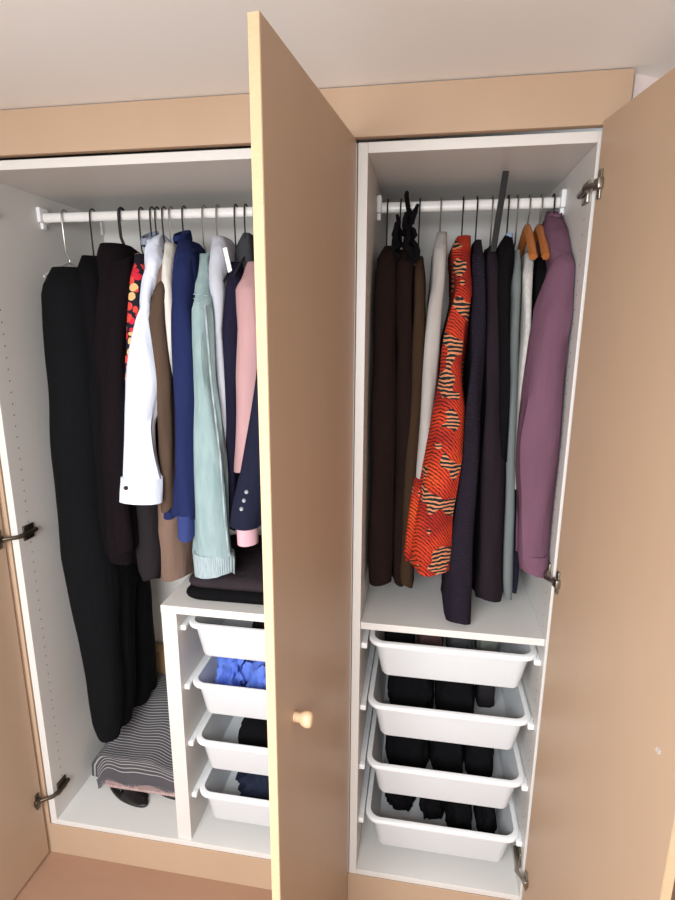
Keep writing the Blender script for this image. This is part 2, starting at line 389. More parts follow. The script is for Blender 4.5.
def runners(x0, x1, root):
    for zr in ZR:
        for x, s in ((x0, 1), (x1, -1)):
            g = G().box((min(x, x+s*.016), .03, zr-.022), (max(x, x+s*.016), .52, zr-.012), None, .001)
            g.box((min(x, x+s*.017), .026, zr-.026), (max(x, x+s*.017), .044, zr-.010), None, .003)
            g.done('tray_runner', PLASTIC, root)
ZR = (.776, .579, .379, .188)
runners(1.001+T, 1.52-T, slim); runners(.492, .999-T, wide)

def slab(p, d, n, L, z0, z1, th=.018):
    """door board: p hinge corner on the named face, d along its width, n the face's normal; thickness goes against n"""
    d = Vector(d).normalized(); n = Vector(n).normalized()
    return Matrix(((d.x, -n.x, 0, p[0]), (d.y, -n.y, 0, p[1]), (0, 0, 1, 0), (0, 0, 0, 1)))
def door(root, p, ang, side, face, L, z0, z1):
    """side: -1 swings towards -X, +1 towards +X; face: which X side the reference plane p looks to"""
    d = Vector((side*math.sin(ang), -math.cos(ang), 0)); n = Vector((face*math.cos(ang), face*side*math.sin(ang), 0))
    Mx = slab(p, d, n, L, z0, z1)
    o = G().box((0, 0, z0), (L, .018, z1), Mx, .001).done('door', MDF, root)
    # lighter sawn edge along the opening side
    G().box((L-.0005, .0008, z0+.001), (L+.0012, .0172, z1-.001), Mx, 0).done('door_edge', MDFE, o)
    return o, Mx
DZ0 = -.105
door_l, ML = door(wide, (-.012, -.014), .02, -1, 1, .495, DZ0, H+.004)
door_m, MM = door(wide, (.998, -.012), .127, -1, 1, .497, DZ0, H+.003)
door_r, MR = door(slim, (1.5, -.016), .175, 1, -1, .497, DZ0, H+.012)
# knob on the outer face of the middle door
g = G()
kp = Vector((.412, 0, .885)); v = []; f = []; n = 14
prof = [(.0, .009), (.012, .0085), (.018, .0125), (.026, .0145), (.034, .013), (.037, .008)]
for q, (h, r) in enumerate(prof):
    for k in range(n): v.append(MM @ Vector((kp.x+r*math.cos(2*pi*k/n), -h, kp.z+r*1.15*math.sin(2*pi*k/n))))
for q in range(len(prof)-1):
    for k in range(n): f.append([q*n+k, q*n+(k+1) % n, (q+1)*n+(k+1) % n, (q+1)*n+k])
f += [list(range(n)), [(len(prof)-1)*n+k for k in range(n)]]
tag(link('knob', v, f, KNOB, door_m, True), 'bare turned wood knob')
def hinge(dr, Mx, z, xp, sgn, mat, s0=.004):
    """concealed hinge: cup plate on the door's inner face, arm reaching to a base plate on the side panel (xp its inner face, sgn into the cabinet)"""
    ins = -1 if Mx is not MM else 1
    t0 = -.001 if ins < 0 else .019
    g = G()
    g.box((.012, min(t0, t0+ins*.004), z-.028), (.026, max(t0, t0+ins*.004), z+.028), Mx, .001)
    g.box((.010, min(t0, t0+ins*.012), z-.011), (.034, max(t0, t0+ins*.012), z+.011), Mx, .003)
    p0 = Mx @ Vector((.016, t0+ins*.008, z)); p1 = Vector((xp+sgn*.012, .012, z)); p2 = Vector((xp+sgn*.010, .062, z))
    g.tube([p0, (p0+p1)/2+Vector((sgn*.010, 0, 0)), p1, p2], [.0055, .0065, .0075, .007], 8)
    g.box((min(xp, xp+sgn*.006), .018, z-.022), (max(xp, xp+sgn*.006), .058, z+.022), None, .001)
    g.done('hinge', mat, dr, True)
for z in (1.90, 1.02, .12):
    hinge(door_l, ML, z, T, 1, DMETAL); hinge(door_m, MM, z, .999-T, -1, DMETAL)
    hinge(door_r, MR, z, 1.52-T, -1, METAL)
d_ = Vector(AF+AR*(658-337.5)/FPX+AU*(450-750)/FPX); MI = MR.inverted(); o_ = MI @ Vector(CAM); e_ = MI.to_3x3() @ d_
q_ = o_-e_*(o_.y/e_.y)                                                    # where the photo shows the pin on the door's inner face
tag(G().box((q_.x-.006, -.0022, q_.z-.0035), (q_.x+.006, .001, q_.z-.001), MR, .0005).box((q_.x-.004, -.0022, q_.z+.0015), (q_.x+.007, .001, q_.z+.0035), MR, .0005).done('screw_mark', CLEARP, door_r), 'small metal pin mark')
# plate and box on the back panel of the wide wardrobe
p = W(97, 229, .565); tag(box('wall_bracket', (p.x-.028, .552, p.z-.022), (p.x+.028, .5675, p.z+.022), PLASTIC, wide, .002), 'small plate on the back panel')
p = W(163, 655, .56); tag(box('cardboard_box', (p.x-.03, .50, .018), (p.x+.045, .56, p.z+.06), plain('brown_cardboard', (166, 132, 96), .9), bev=.002), 'small brown cardboard box behind the striped blanket', 'box')

# ------------------------------------------------------------------ trays
def rrect(x0, x1, y0, y1, r, z, m=6):
    out = []
    for cx, cy, a0 in ((x1-r, y1-r, 0), (x0+r, y1-r, 90), (x0+r, y0+r, 180), (x1-r, y0+r, 270)):
        for k in range(m+1):
            a = math.radians(a0+90*k/m); out.append((cx+r*math.cos(a), cy+r*math.sin(a), z))
    return out
def rings_mesh(rs, cap0=True, cap1=True):
    n = len(rs[0]); v = [q for r in rs for q in r]; f = []
    for i in range(len(rs)-1):
        for k in range(n): f.append([i*n+k, i*n+(k+1) % n, (i+1)*n+(k+1) % n, (i+1)*n+k])
    if cap0: f.append(list(range(n))[::-1])
    if cap1: f.append([(len(rs)-1)*n+k for k in range(n)])
    return v, f
def tray(x0, x1, zr, label, group):
    """rim spans x0..x1, rim top at zr; walls taper towards the floor"""
    h = .112; y0, y1 = .018, .535; ti = .036; th = .003; fl = .012
    o = empty('storage_tray', ((x0+x1)/2, (y0+y1)/2, zr-h), label, 'tray', group)
    R_ = lambda i, z, r: rrect(x0+i, x1-i, y0+(i if i < .02 else .013+(i-.013)*.45), y1-i, r, z)
    rs = [R_(ti+.004, zr-h, .02), R_(ti, zr-h+.005, .022), R_(fl+.001, zr-.004, .034), R_(fl+th, zr-.004, .032), R_(ti+th, zr-h+.007, .020)]
    v, f = rings_mesh(rs); link('basin', v, f, TRAY, o, True)
    rs = [R_(fl+.0005, zr-.012, .034), R_(.001, zr-.012, .04), R_(0, zr-.010, .041), R_(0, zr-.002, .041), R_(.002, zr, .04), R_(fl+th-.001, zr, .033), R_(fl+th, zr-.002, .032), R_(fl+th, zr-.008, .032)]
    v, f = rings_mesh(rs+[rs[0]], False, False); link('rim', v, f, PLASTIC, o, True)
    return o
ORD = ('topmost', 'second', 'third', 'lowest')
for i, z in enumerate(ZR):
    tray(1.043, 1.492, z, f'{ORD[i]} white plastic pull-out tray in the narrow wardrobe', 'trays in the narrow wardrobe')
    tray(.510, .958, z, f'{ORD[i]} white plastic pull-out tray in the wide wardrobe', 'trays in the wide wardrobe')
def inside(kind, cat, label, x, y, ti, r, mat, seed, group, amp=.3, freq=2.2, lift=0):
    y += .035; sq = .38 if amp < .2 else .7; amp = amp*.55 if amp < .2 else amp
    z = ZR[ti]-.104+lift
    o = lump(kind, (x, y, z+r[2]*.3), r, mat, seed=seed, amp=amp, freq=freq, sq=sq); tag(o, label, cat, group); return o
g1 = 'clothes in the trays of the narrow wardrobe'
inside('jersey', 'jersey', 'black folded top in the left end of the topmost narrow-wardrobe tray', 1.125, .20, 0, (.045, .13, .085), BLACK, 1, g1, .15)
inside('jersey', 'jersey', 'wine brown folded top in the topmost narrow-wardrobe tray', 1.215, .22, 0, (.04, .13, .07), WINE, 2, g1, .15)
inside('jersey', 'jersey', 'dark grey folded top in the topmost narrow-wardrobe tray', 1.30, .21, 0, (.038, .13, .082), GREYD, 3, g1, .15)
inside('jersey', 'jersey', 'sage grey folded top in the topmost narrow-wardrobe tray', 1.383, .23, 0, (.035, .12, .075), SAGE, 4, g1, .15)
inside('folded_leggings', 'leggings', 'black folded leggings in the left of the second narrow-wardrobe tray', 1.165, .25, 1, (.072, .17, .10), BLACK, 5, g1, .16)
inside('folded_leggings', 'leggings', 'black folded leggings in the middle of the second narrow-wardrobe tray', 1.297, .25, 1, (.060, .17, .097), BLACK, 6, g1, .16)
inside('sock_ball', 'socks', 'charcoal rolled socks beside the black leggings in the second tray', 1.392, .20, 1, (.028, .045, .075), CHAR, 7, g1, .12)
inside('folded_jumper', 'jumper', 'black folded jumper in the left of the third narrow-wardrobe tray', 1.160, .25, 2, (.070, .17, .10), BLACK, 8, g1, .14)
inside('folded_jumper', 'jumper', 'black folded jumper in the middle of the third narrow-wardrobe tray', 1.283, .25, 2, (.054, .17, .098), BLACK, 9, g1, .14)
inside('folded_jumper', 'jumper', 'black folded jumper in the right of the third narrow-wardrobe tray', 1.381, .24, 2, (.044, .16, .098), BLACK, 10, g1, .14)
for k, (x, y, rx) in enumerate(((1.145, .20, .052), (1.245, .18, .040), (1.33, .15, .042), (1.41, .14, .030))):
    inside('sock_ball', 'socks', ('large black rolled socks at the left of the lowest narrow-wardrobe tray', 'small black rolled socks in the lowest narrow-wardrobe tray, next to the large pair', 'flat black rolled socks right of centre in the lowest narrow-wardrobe tray', 'black rolled socks at the right of the lowest narrow-wardrobe tray')[k], x, y, 3, (rx, .09, .09), BLACK, 11+k, g1, .21)
inside('folded_liner', 'cloth', 'white cloth lying under the black socks in the lowest tray', 1.27, .40, 3, (.13, .09, .05), WHITEC, 30, g1, .12)
g2 = 'clothes in the trays of the wide wardrobe'
inside('jersey', 'jersey', 'black folded top in the topmost wide-wardrobe tray', .735, .16, 0, (.06, .10, .085), BLACK, 16, g2, .15)
inside('crumpled_shirt', 'shirt', 'bright blue crumpled shirt in the left of the second wide-wardrobe tray', .600, .15, 1, (.050, .10, .115), BLUEB, 17, g2, .42, 2.8)
inside('crumpled_shirt', 'shirt', 'bright blue crumpled shirt in the middle of the second wide-wardrobe tray', .705, .14, 1, (.060, .09, .108), BLUEB, 18, g2, .42, 2.8)
inside('crumpled_vest', 'vest', 'white crumpled vest behind the blue shirts in the second tray', .69, .36, 1, (.10, .07, .085), WHITEC, 19, g2, .2)
inside('folded_jumper', 'jumper', 'black folded jumper in the third wide-wardrobe tray', .690, .17, 2, (.075, .11, .085), BLACK, 20, g2, .16)
inside('crumpled_jeans', 'jeans', 'dark denim jeans bunched in the lowest wide-wardrobe tray', .690, .16, 3, (.09, .11, .10), JEAN, 21, g2, .36, 2.6)

# ------------------------------------------------------------------ hangers
def hanger(px, label, group, mat=BLKPL, z0=1.845, tilt=0., wide_=.12, r=.0035, drop=.07, hookr=.0022, X=None, body=True):
    x = W(px, 205, .25).x if X is None else X
    o = empty('clothes_hanger', (x, .25, z0-drop), label, 'hanger', group)
    pts = [(x, .25, z0), (x, .25, z0+.012)]
    # hook: rises in front of the rail and curls over it
    zr = 1.925
    pts += [(x, .236, z0+.03), (x, .2325, zr-.012)]
    for k in range(9):
        a = pi+pi*1.05*k/8*-1
        pts.append((x, .25+.0165*math.cos(a), zr+.004+.0185*math.sin(-a if False else abs(a) if a < 0 else a)))
    G().tube(pts, hookr, 6).done('hook', METAL if mat is not BLKPL else BLKPL, o, True)
    g = G(); ca, sa = math.cos(tilt), math.sin(tilt)
    P = []
    for k in range(-8, 9):
        t = k/8; y = t*wide_; z = z0-drop*abs(t)**1.25
        P.append((x+sa*y, .25+ca*y, z))
    g.tube(P, r, 6)
    g.done('shoulder_bar', mat, o, True)
    return o

# ------------------------------------------------------------------ garments
def collar(name, x, z, mat, root, r=.030, h=.035, y=.25, flat=.55):
    """stand collar: open ring, higher at the back"""
    v = []; f = []; n = 20
    for q, (hh, rr) in enumerate(((0, 1.05), (.5, 1.12), (1, 1.0), (1, .86), (.4, .88))):
        for k in range(n):
            a = 2*pi*k/n; up = hh*h*(.75+.35*math.sin(a))
            v.append((x+r*flat*rr*math.cos(a), y+r*1.5*rr*math.sin(a), z+up))
    for q in range(4):
        for k in range(n): f.append([q*n+k, q*n+(k+1) % n, (q+1)*n+(k+1) % n, (q+1)*n+k])
    return link(name, v, f, mat, root, True)
def mirror(st): return [(z, x0, x1, .5-yb, .5-yf) for z, x0, x1, yf, yb in st]
def garment(name, label, cat, group, parts):
    """parts: (part name, world rows, material, loft options); one Empty at the base when there are several"""
    if len(parts) == 1:
        nm, st, mat, kw = parts[0]
        return tag(loft(name, st, mat, None, **kw), label, cat, group)
    st = parts[0][1]; zmin = min(q[0] for p_ in parts for q in p_[1])
    o = empty(name, ((st[-1][1]+st[-1][2])/2, .25, zmin), label, cat, group)
    for nm, st, mat, kw in parts:
        if nm == 'sleeve':            # round the sleeve head into the shoulder
            z, x0_, x1_, yf, yb = st[0]; c_ = (x0_+x1_)/2; h_ = (x1_-x0_)/2; up = .04; sg = 1 if (yf+yb)/2 < .25 else -1
            m_ = (yf+yb)/2
            st = [(z+up, c_-h_*.3, c_+h_*.3, m_+sg*.045-.012, m_+sg*.045+.012), (z+up*.6, c_-h_*.7, c_+h_*.7, yf*.5+(m_+sg*.03)*.5-.005, yb*.5+(m_+sg*.03)*.5+.005)]+list(st)
        loft(nm, st, mat, o, **kw)
    return o
GL, GR = 'clothes hanging in the wide wardrobe', 'clothes hanging in the narrow wardrobe'

# -- wide wardrobe, from its left side panel towards the middle door
A = rows([(268, 52, 86, .14), (290, 41, 92, .09), (380, 47, 98, .07), (500, 55, 106, .07), (560, 62, 112, .07, .40), (610, 71, 116, .07, .30), (680, 85, 119, .08, .26), (720, 92, 120, .09, .25), (735, 97, 118, .10, .24)])
leg2 = rows([(530, 98, 138, .26), (600, 110, 144, .26), (650, 117, 146, .27), (690, 121, 147, .28), (701, 124, 145, .29)], .15)
garment('trousers', 'long charcoal black trousers hanging against the left side panel of the wide wardrobe', 'trousers', GL,
        [('leg', A, BLACKG, dict(seed=1, wav=.004, rings=50)), ('leg', leg2, BLACKG, dict(seed=3, wav=.003, rings=16))])
B = rows([(256, 82, 98, .20), (268, 78, 98, .14), (330, 84, 108, .10), (420, 90, 116, .10), (520, 96, 120, .10), (552, 98, 120, .11)])
garment('dress', 'plain black dress between the charcoal trousers and the maroon black jacket', 'dress', GL, [('body', B, BLACK, dict(seed=4))])
Cc = rows([(244, 100, 122, .20), (256, 96, 126, .14), (300, 96, 124, .08), (380, 100, 124, .06), (470, 103, 124, .06), (545, 108, 128, .07), (562, 112, 130, .08)])
Cs = rows([(270, 110, 128, .10), (360, 106, 122, .03), (450, 106, 124, .02), (540, 114, 132, .03), (552, 117, 131, .03)], .08)
garment('jacket', 'maroon black jacket on a black hook beside the floral dress', 'jacket', GL,
        [('body', Cc, MAROONB, dict(seed=5)), ('sleeve', Cs, MAROONB, dict(seed=6, wav=.003)), ('sleeve', mirror(Cs), MAROONB, dict(seed=6, wav=.003))])
Dd = rows([(254, 134, 144, .18), (275, 131, 142, .12), (320, 127, 140, .08), (365, 121, 134, .06), (410, 122, 132, .06), (500, 124, 134, .07)])
garment('floral_dress', 'black dress with red and orange flowers beside the white shirt', 'dress', GL, [('body', Dd, FLORAL, dict(seed=7, wav=.004))])

# white shirt
sl = rows([(246, 146, 157, .17), (279, 142, 154, .11), (316, 136, 147, .06), (345, 131.5, 152, .04), (377, 127, 158, .03), (425, 123, 153, .02), (455, 121, 156, .015), (479, 120, 160, .012)], .07)
cf = rows([(477, 119, 160.5, .008), (490, 117.5, 160.5, .006), (502, 116.5, 160, .006)], .082)
bd = rows([(240, 147, 157, .19), (262, 146, 158, .12), (320, 142, 154, .11), (420, 136, 150, .11), (470, 136, 150, .11)])
sh = garment('shirt', 'white cotton shirt with a buttoned cuff', 'shirt', GL,
             [('body', bd, SHIRTW, dict(seed=8, wav=.003)), ('sleeve', sl, SHIRTW, dict(seed=9, wav=.004, rings=40, lam=.06)), ('sleeve', mirror(sl), SHIRTW, dict(seed=9, wav=.004)),
              ('cuff', cf, SHIRTW, dict(seed=10, wav=.0012, rings=8, hem=.002)), ('cuff', mirror(cf), SHIRTW, dict(seed=10, wav=.0012, rings=8, hem=.002))])
p = W(151, 247, .25); collar('collar', p.x, p.z, GREYC, sh, .026, .045, flat=.75)
p = W(126, 488, .006)
def button(p, mat, root, r=.005):
    v = []; f = []; n = 12
    for q, (y, rr) in enumerate(((.004, r), (-.001, r), (-.0025, r*.85), (-.0015, r*.5))):
        for k in range(n): v.append((p.x+rr*math.cos(2*pi*k/n), p.y+y, p.z+rr*math.sin(2*pi*k/n)))
    for q in range(3):
        for k in range(n): f.append([q*n+k, q*n+(k+1) % n, (q+1)*n+(k+1) % n, (q+1)*n+k])
    f.append([3*n+k for k in range(n)]); f.append(list(range(n)))
    return link('button', v, f, mat, root, True)
button(p+Vector((0, -.002, 0)), BUTTON, sh, .006)
# charcoal cardigan sleeve below the shirt cuff
fb = rows([(262, 150, 158, .20), (290, 147, 156, .13), (380, 146, 156, .12), (500, 146, 157, .12)])
fs = rows([(300, 146, 156, .10), (400, 140, 155, .09), (500, 133, 157, .085), (550, 136, 160, .085), (570, 139, 160, .09), (579, 144, 157, .10)], .07)
garment('cardigan', 'charcoal cardigan whose sleeve hangs out below the white cuff', 'cardigan', GL, [('body', fb, CHAR, dict(seed=11, wav=.003)), ('sleeve', fs, CHAR, dict(seed=12, wav=.003)), ('sleeve', mirror(fs), CHAR, dict(seed=12, wav=.003))])
# taupe coat with a rust collar
gb = rows([(250, 158, 166, .20), (275, 157, 168, .12), (320, 149, 161, .08), (378, 155, 166, .07), (440, 158, 172, .08), (510, 159, 184, .10), (555, 161, 186, .12), (577, 163, 186, .13)])
co = garment('coat', 'long taupe coat with a rust brown collar', 'coat', GL, [('body', gb, TAUPE, dict(seed=13, wav=.006)), ('sleeve', rows([(290, 153, 164, .085), (320, 147, 162, .06), (380, 156, 168, .05), (470, 159, 172, .06), (510, 160, 172, .07)], .06), BROWN, dict(seed=14, wav=.003))])
p = W(162, 262, .25); collar('collar', p.x, p.z-.02, RUST, co, .024, .06, flat=.6)
hb = rows([(243, 165, 173, .20), (262, 163, 172, .13), (300, 160, 171, .09), (340, 163, 171, .08), (400, 164, 171, .08), (470, 166, 172, .09)])
garment('blouse', 'cream cotton blouse between the taupe coat and the navy shirt', 'blouse', GL, [('body', hb, CREAM, dict(seed=15, wav=.003))])
ib = rows([(240, 177, 190, .20), (258, 173, 193, .13), (310, 172, 194, .09), (400, 172, 194, .09), (480, 170, 192, .09), (512, 170, 192, .09)])
is_ = rows([(262, 176, 191, .12), (320, 171, 192, .05), (400, 172, 194, .03), (470, 175, 193, .03), (517, 177, 192, .03)], .08)
ic = rows([(515, 177, 192.5, .026), (528, 178, 192.5, .025), (539, 178, 192, .025)], .088)
is2 = rows([(330, 165, 174, .12), (420, 163, 175, .10), (490, 162, 176, .10), (516, 162, 177, .10)], .06)
nv = garment('shirt', 'navy cotton shirt with turned cuffs beside the pale denim jacket', 'shirt', GL,
             [('body', ib, NAVY, dict(seed=16, wav=.004)), ('sleeve', is_, NAVY, dict(seed=17, wav=.004)), ('cuff', ic, NAVYL, dict(seed=18, wav=.0012, rings=8)), ('shirt_tail', is2, NAVY, dict(seed=19, wav=.003)), ('sleeve', mirror(is_), NAVY, dict(seed=17, wav=.004))])
p = W(183, 244, .25); collar('collar', p.x, p.z, NAVY, nv, .028, .04, flat=.7)
jb = rows([(254, 199, 208, .19), (280, 196, 211, .13), (330, 196, 214, .10), (440, 197, 221, .10), (520, 197, 224, .10)])
js = rows([(262, 199, 208, .14), (305, 194, 208, .06), (378, 193, 213, .04), (455, 193, 223, .03), (520, 193, 228, .025), (556, 192, 231, .025)], .075)
jc = rows([(553, 191.5, 232, .02), (564, 192, 232.5, .018), (573, 193, 232, .018)], .088)
de = garment('denim_jacket', 'washed green denim jacket with a frayed hem on its sleeve', 'jacket', GL,
             [('body', jb, DENIM, dict(seed=20, wav=.004)), ('sleeve', js, DENIM, dict(seed=21, wav=.005, lam=.05)), ('cuff', jc, DENIMD, dict(seed=22, wav=.003, rings=10, hem=.006, lam=.02)), ('sleeve', mirror(js), DENIM, dict(seed=21, wav=.004))])
# raised double seam down the denim sleeve
for off in (0,):
    pts = [W(x, y, yy) for x, y, yy in ((205, 305, .056), (211, 378, .036), (220, 455, .026), (225, 520, .021), (229, 556, .020))]
    G().tube(pts, .0028, 6).done('seam', DENIMD, de, True)
for k in range(4):
    a, b = W(193.5, 294+k*4.5, .062), W(208, 296+k*4.5, .062); G().tube([a, (a+b)/2+Vector((0, -.004, 0)), b], .0012, 5).done('shoulder_stitch', DENIMD, de, True)
kb = rows([(236, 213, 223, .21), (250, 211, 226, .16), (290, 207, 224, .10), (330, 212, 220, .09), (380, 215, 224, .09), (460, 222, 229, .10)])
kk = garment('shirt', 'pale grey shirt with a hanging paper tag', 'shirt', GL, [('body', kb, PALEG, dict(seed=23, wav=.003)), ('cuff', rows([(440, 221, 229, .10), (470, 223, 230, .10)], .06), PALEG, dict(seed=24, wav=.001, rings=6))])
a, b = W(225, 249, .17), W(230, 271, .15)
G().box((-.006, -.0006, -.032), (.006, .0006, .032), Matrix.Translation((a+b)/2) @ Matrix.Rotation(-.2, 4, 'Y'), 0).done('paper_tag', PLASTIC, kk)
lb = rows([(262, 230, 240, .19), (285, 225, 240, .12), (330, 223, 238, .09), (400, 225, 237, .09), (480, 226, 236, .10), (530, 227, 236, .11)])
garment('cardigan', 'ink purple cardigan between the pale grey shirt and the pink blouse', 'cardigan', GL, [('body', lb, INK, dict(seed=25, wav=.003))])
ob = rows([(233, 242, 250, .24, .40), (248, 234, 252, .22, .42), (300, 234, 254, .20, .44), (420, 238, 256, .19, .44), (480, 240, 256, .2, .44)])
garment('cardigan', 'dark grey cardigan hung behind the pink blouse', 'cardigan', GL, [('body', ob, GREYD, dict(seed=26, wav=.003))])
mb = rows([(262, 248, 262, .16), (288, 235, 262, .07), (327, 238, 262, .05), (380, 236, 262, .05), (430, 236, 262, .05), (470, 236, 260, .06)])
garment('blouse', 'dusty pink blouse beside the dark navy suit jacket', 'blouse', GL, [('body', mb, PINK, dict(seed=27, wav=.004))])
ns = rows([(330, 262, 276, .06), (370, 254, 276, .01), (430, 247, 275, -.005), (470, 241, 272, -.01), (510, 231, 264, -.012), (526, 228.5, 259, -.012)], .08)
nb = rows([(255, 268, 280, .18), (285, 266, 284, .10), (400, 268, 286, .08), (540, 268, 286, .08)])
nc = rows([(520, 236, 256, .0), (536, 236.5, 256, .0), (544, 237, 256, .0)], .06)
su = garment('suit_jacket', 'dark navy suit jacket with three buttons on the cuff and a pink cuff beneath', 'jacket', GL,
             [('body', nb, SUIT, dict(seed=28, wav=.003)), ('sleeve', ns, SUIT, dict(seed=29, wav=.003, hem=.003)), ('shirt_cuff', nc, CUFFP, dict(seed=30, wav=.001, rings=8, hem=.001))])
for x, y in ((246.5, 492), (244, 500.5), (241.5, 509)): button(W(x, y, -.014), SBUT, su, .0055)

# hangers on the wide rail
hl = 'hangers on the rail of the wide wardrobe'
hanger(121, 'black hanger holding the maroon black jacket', hl, BLKPL, z0=1.835, hookr=.0042)
hanger(64, 'pale clear plastic hanger holding the long charcoal trousers', hl, CLEARP, z0=1.80, drop=.05, wide_=.12)
for px, nm, z0 in ((92, 'plain black dress', 1.82), (141, 'floral dress', 1.83), (152, 'white shirt', 1.85), (157, 'charcoal cardigan', 1.835), (164, 'long taupe coat', 1.845), (171, 'cream blouse', 1.845), (184, 'navy shirt', 1.85), (204, 'denim jacket', 1.84), (218, 'pale grey shirt', 1.845), (236, 'ink purple cardigan', 1.83), (246, 'dark grey cardigan', 1.845), (255, 'pink blouse', 1.83), (272, 'suit jacket', 1.84)):
    m = CLEARP if nm in ('cream blouse', 'denim jacket', 'pale grey shirt', 'pink blouse') else BLKPL
    hanger(px, ('pale' if m is CLEARP else 'black')+' hanger holding the '+nm+' in the wide wardrobe', hl, m, z0=z0-.03, wide_=.085 if m is CLEARP else .12)
# folded trousers on the divider top
z = SH
pts = rrect(.50, .965, .10, .46, .03, z)
fo = empty('folded_trousers', (.73, .28, z), 'black folded trousers lying on the white divider top', 'trousers')
for k, (z0, z1, sh_) in enumerate(((0, .034, 0), (.034, .07, .008))):
    rs = []
    for q in range(7):
        t = q/6; ins = .014*(1-math.sin(pi*t))+sh_
        ring = []
        for (x, y, _) in rrect(.497+ins, .965-ins, .04+ins, .42-ins, .035, 0):
            nz = noise.noise(Vector((x*11, y*11, k*3.)))
            ring.append((x+nz*.006, y+noise.noise(Vector((x*9+5, y*9, k))) * .008, z+.001+z0+(z1-z0)*t+(nz*.006 if q > 3 else 0)))
        rs.append(ring)
    v, f = rings_mesh(rs); link('folded_layer', v, f, cloth('plum_grey_twill', (54, 46, 50)) if k else BLACK, fo, True)

# -- narrow wardrobe, from its left side panel to the right
ra = rows([(246, 384, 393, .17), (256, 378, 396, .11), (315, 373, 396, .08), (440, 368.5, 394, .07), (560, 367, 392, .07), (582, 368, 391, .08)])
garment('trousers', 'dark brown trousers hanging against the left side panel of the narrow wardrobe', 'trousers', GR, [('body', ra, DBROWN, dict(seed=31, wav=.003, p=.7))])
rb = rows([(250, 397, 410, .18), (264, 397, 413, .12), (330, 396, 413, .09), (450, 394, 412, .09), (560, 393, 405, .09), (583, 393, 404, .10)])
garment('skirt', 'brown black long skirt under the black lace straps', 'skirt', GR, [('body', rb, DBROWN, dict(seed=32, wav=.004))])
# bunch of black lace straps on the rail
g = G(); rnd = random.Random(5)
for k in range(9):
    x, y = rnd.uniform(396, 416), rnd.uniform(206, 230); L_ = rnd.uniform(30, 62); yy = rnd.uniform(.12, .2)
    P = [W(x+rnd.uniform(-5, 5)*math.sin(t*3)+(4-k)*.3, y+L_*t, yy+.01*math.sin(t*7+k)) for t in [q/7 for q in range(8)]]
    g.tube(P, [.004, .007, .009, .007, .010, .008, .007, .004], 6)
a = W(405, 206, .17); g.tube([W(407, 236, .17), W(409, 214, .2), (a.x, .228, 1.952), (a.x, .25, 1.962), (a.x, .268, 1.95), (a.x, .272, 1.90)], .006, 6)
P = [W(x, y, .19) for x, y in ((404, 232), (411, 222), (415, 212), (418, 204))]; g.tube(P, [.007, .009, .008, .004], 6)
P = [W(x, y, .20) for x, y in ((402, 236), (408, 224), (410, 212), (407, 205))]; g.tube(P, [.007, .009, .008, .004], 6)
tag(g.done('lace_straps', BLACK, None, True), 'bunch of black lace straps knotted on the narrow wardrobe rail', 'straps', GR)
rc = rows([(256, 416, 423, .18), (275, 413, 425, .12), (380, 412, 424, .09), (500, 404, 418, .08), (575, 401, 414, .08), (586, 402, 413, .09)])
garment('trousers', 'olive brown trousers beside the greyish white dress', 'trousers', GR, [('body', rc, OLIVE, dict(seed=33, wav=.003))])
rd = rows([(232, 438, 446, .21), (250, 433, 447, .15), (300, 429, 443, .10), (390, 423, 437, .08), (460, 418, 430, .08), (514, 414, 424, .08)])
garment('dress', 'greyish white long dress behind the orange printed one', 'dress', GR, [('body', rd, GREYW, dict(seed=34, wav=.003))])
re_ = rows([(236, 458, 470, .21), (250, 452, 472, .15), (300, 454, 470, .09), (375, 440, 463, .05), (405, 434, 465, .04), (457, 425, 460, .03), (511, 414, 452, .02), (546, 408, 450, .02), (569, 412, 448, .025)])
rs_ = rows([(490, 412, 422, .055), (530, 406, 416, .05), (555, 403, 414, .05), (562, 405, 412, .055)], .05)
garment('printed_dress', 'orange wax-print dress with black and cream bands', 'dress', GR, [('body', re_, ORANGE, dict(seed=35, wav=.005, rings=50)), ('sleeve', rs_, ORANGE, dict(seed=36, wav=.002, rings=12))])
rf = rows([(240, 474, 482, .20), (262, 472, 486, .14), (330, 471, 486, .10), (420, 465, 482, .06), (495, 458, 478, .045), (553, 450, 474, .035), (606, 444, 471, .022, .40), (621, 445, 470, .02, .36)])
garment('knit_dress', 'long plum black ribbed knit dress reaching the shelf', 'dress', GR, [('body', rf, PLUMK, dict(seed=37, wav=.004, rings=44))])
rg = rows([(246, 488, 496, .20), (262, 486, 500, .14), (330, 485, 503, .11), (420, 482, 503, .10), (540, 477, 503, .10), (590, 474, 502, .10), (598, 476, 500, .11)])
garment('coat', 'grey plum long coat right of the ribbed knit dress', 'coat', GR, [('body', rg, GPLUM, dict(seed=38, wav=.005))])
ri = rows([(236, 504, 512, .20), (250, 499, 514, .14), (300, 499, 512, .09), (380, 501, 510, .09), (460, 502, 508, .10)])
bj = garment('jacket', 'black jacket with a light blue collar beside the pale grey green dress', 'jacket', GR, [('body', ri, BLACK, dict(seed=39, wav=.003)), ('collar', rows([(233, 507, 513, .205), (244, 507, 514, .19)], .08), LBLUE, dict(seed=40, wav=.001, rings=6))])
rj = rows([(250, 514, 520, .18), (280, 511, 521, .13), (376, 508, 519, .11), (480, 507, 516, .11), (580, 504, 514, .11), (597, 504, 513, .12)])
garment('dress', 'pale grey green long dress beside the mauve shirt', 'dress', GR, [('body', rj, GREEN, dict(seed=41, wav=.002))])
rn = rows([(300, 522, 528, .20), (420, 516, 526, .17), (526, 507, 520, .15), (580, 504, 519, .15), (592, 505, 517, .15)])
garment('trousers', 'dark navy trousers half hidden behind the mauve shirt', 'trousers', GR, [('body', rn, DNAVY, dict(seed=42, wav=.002))])
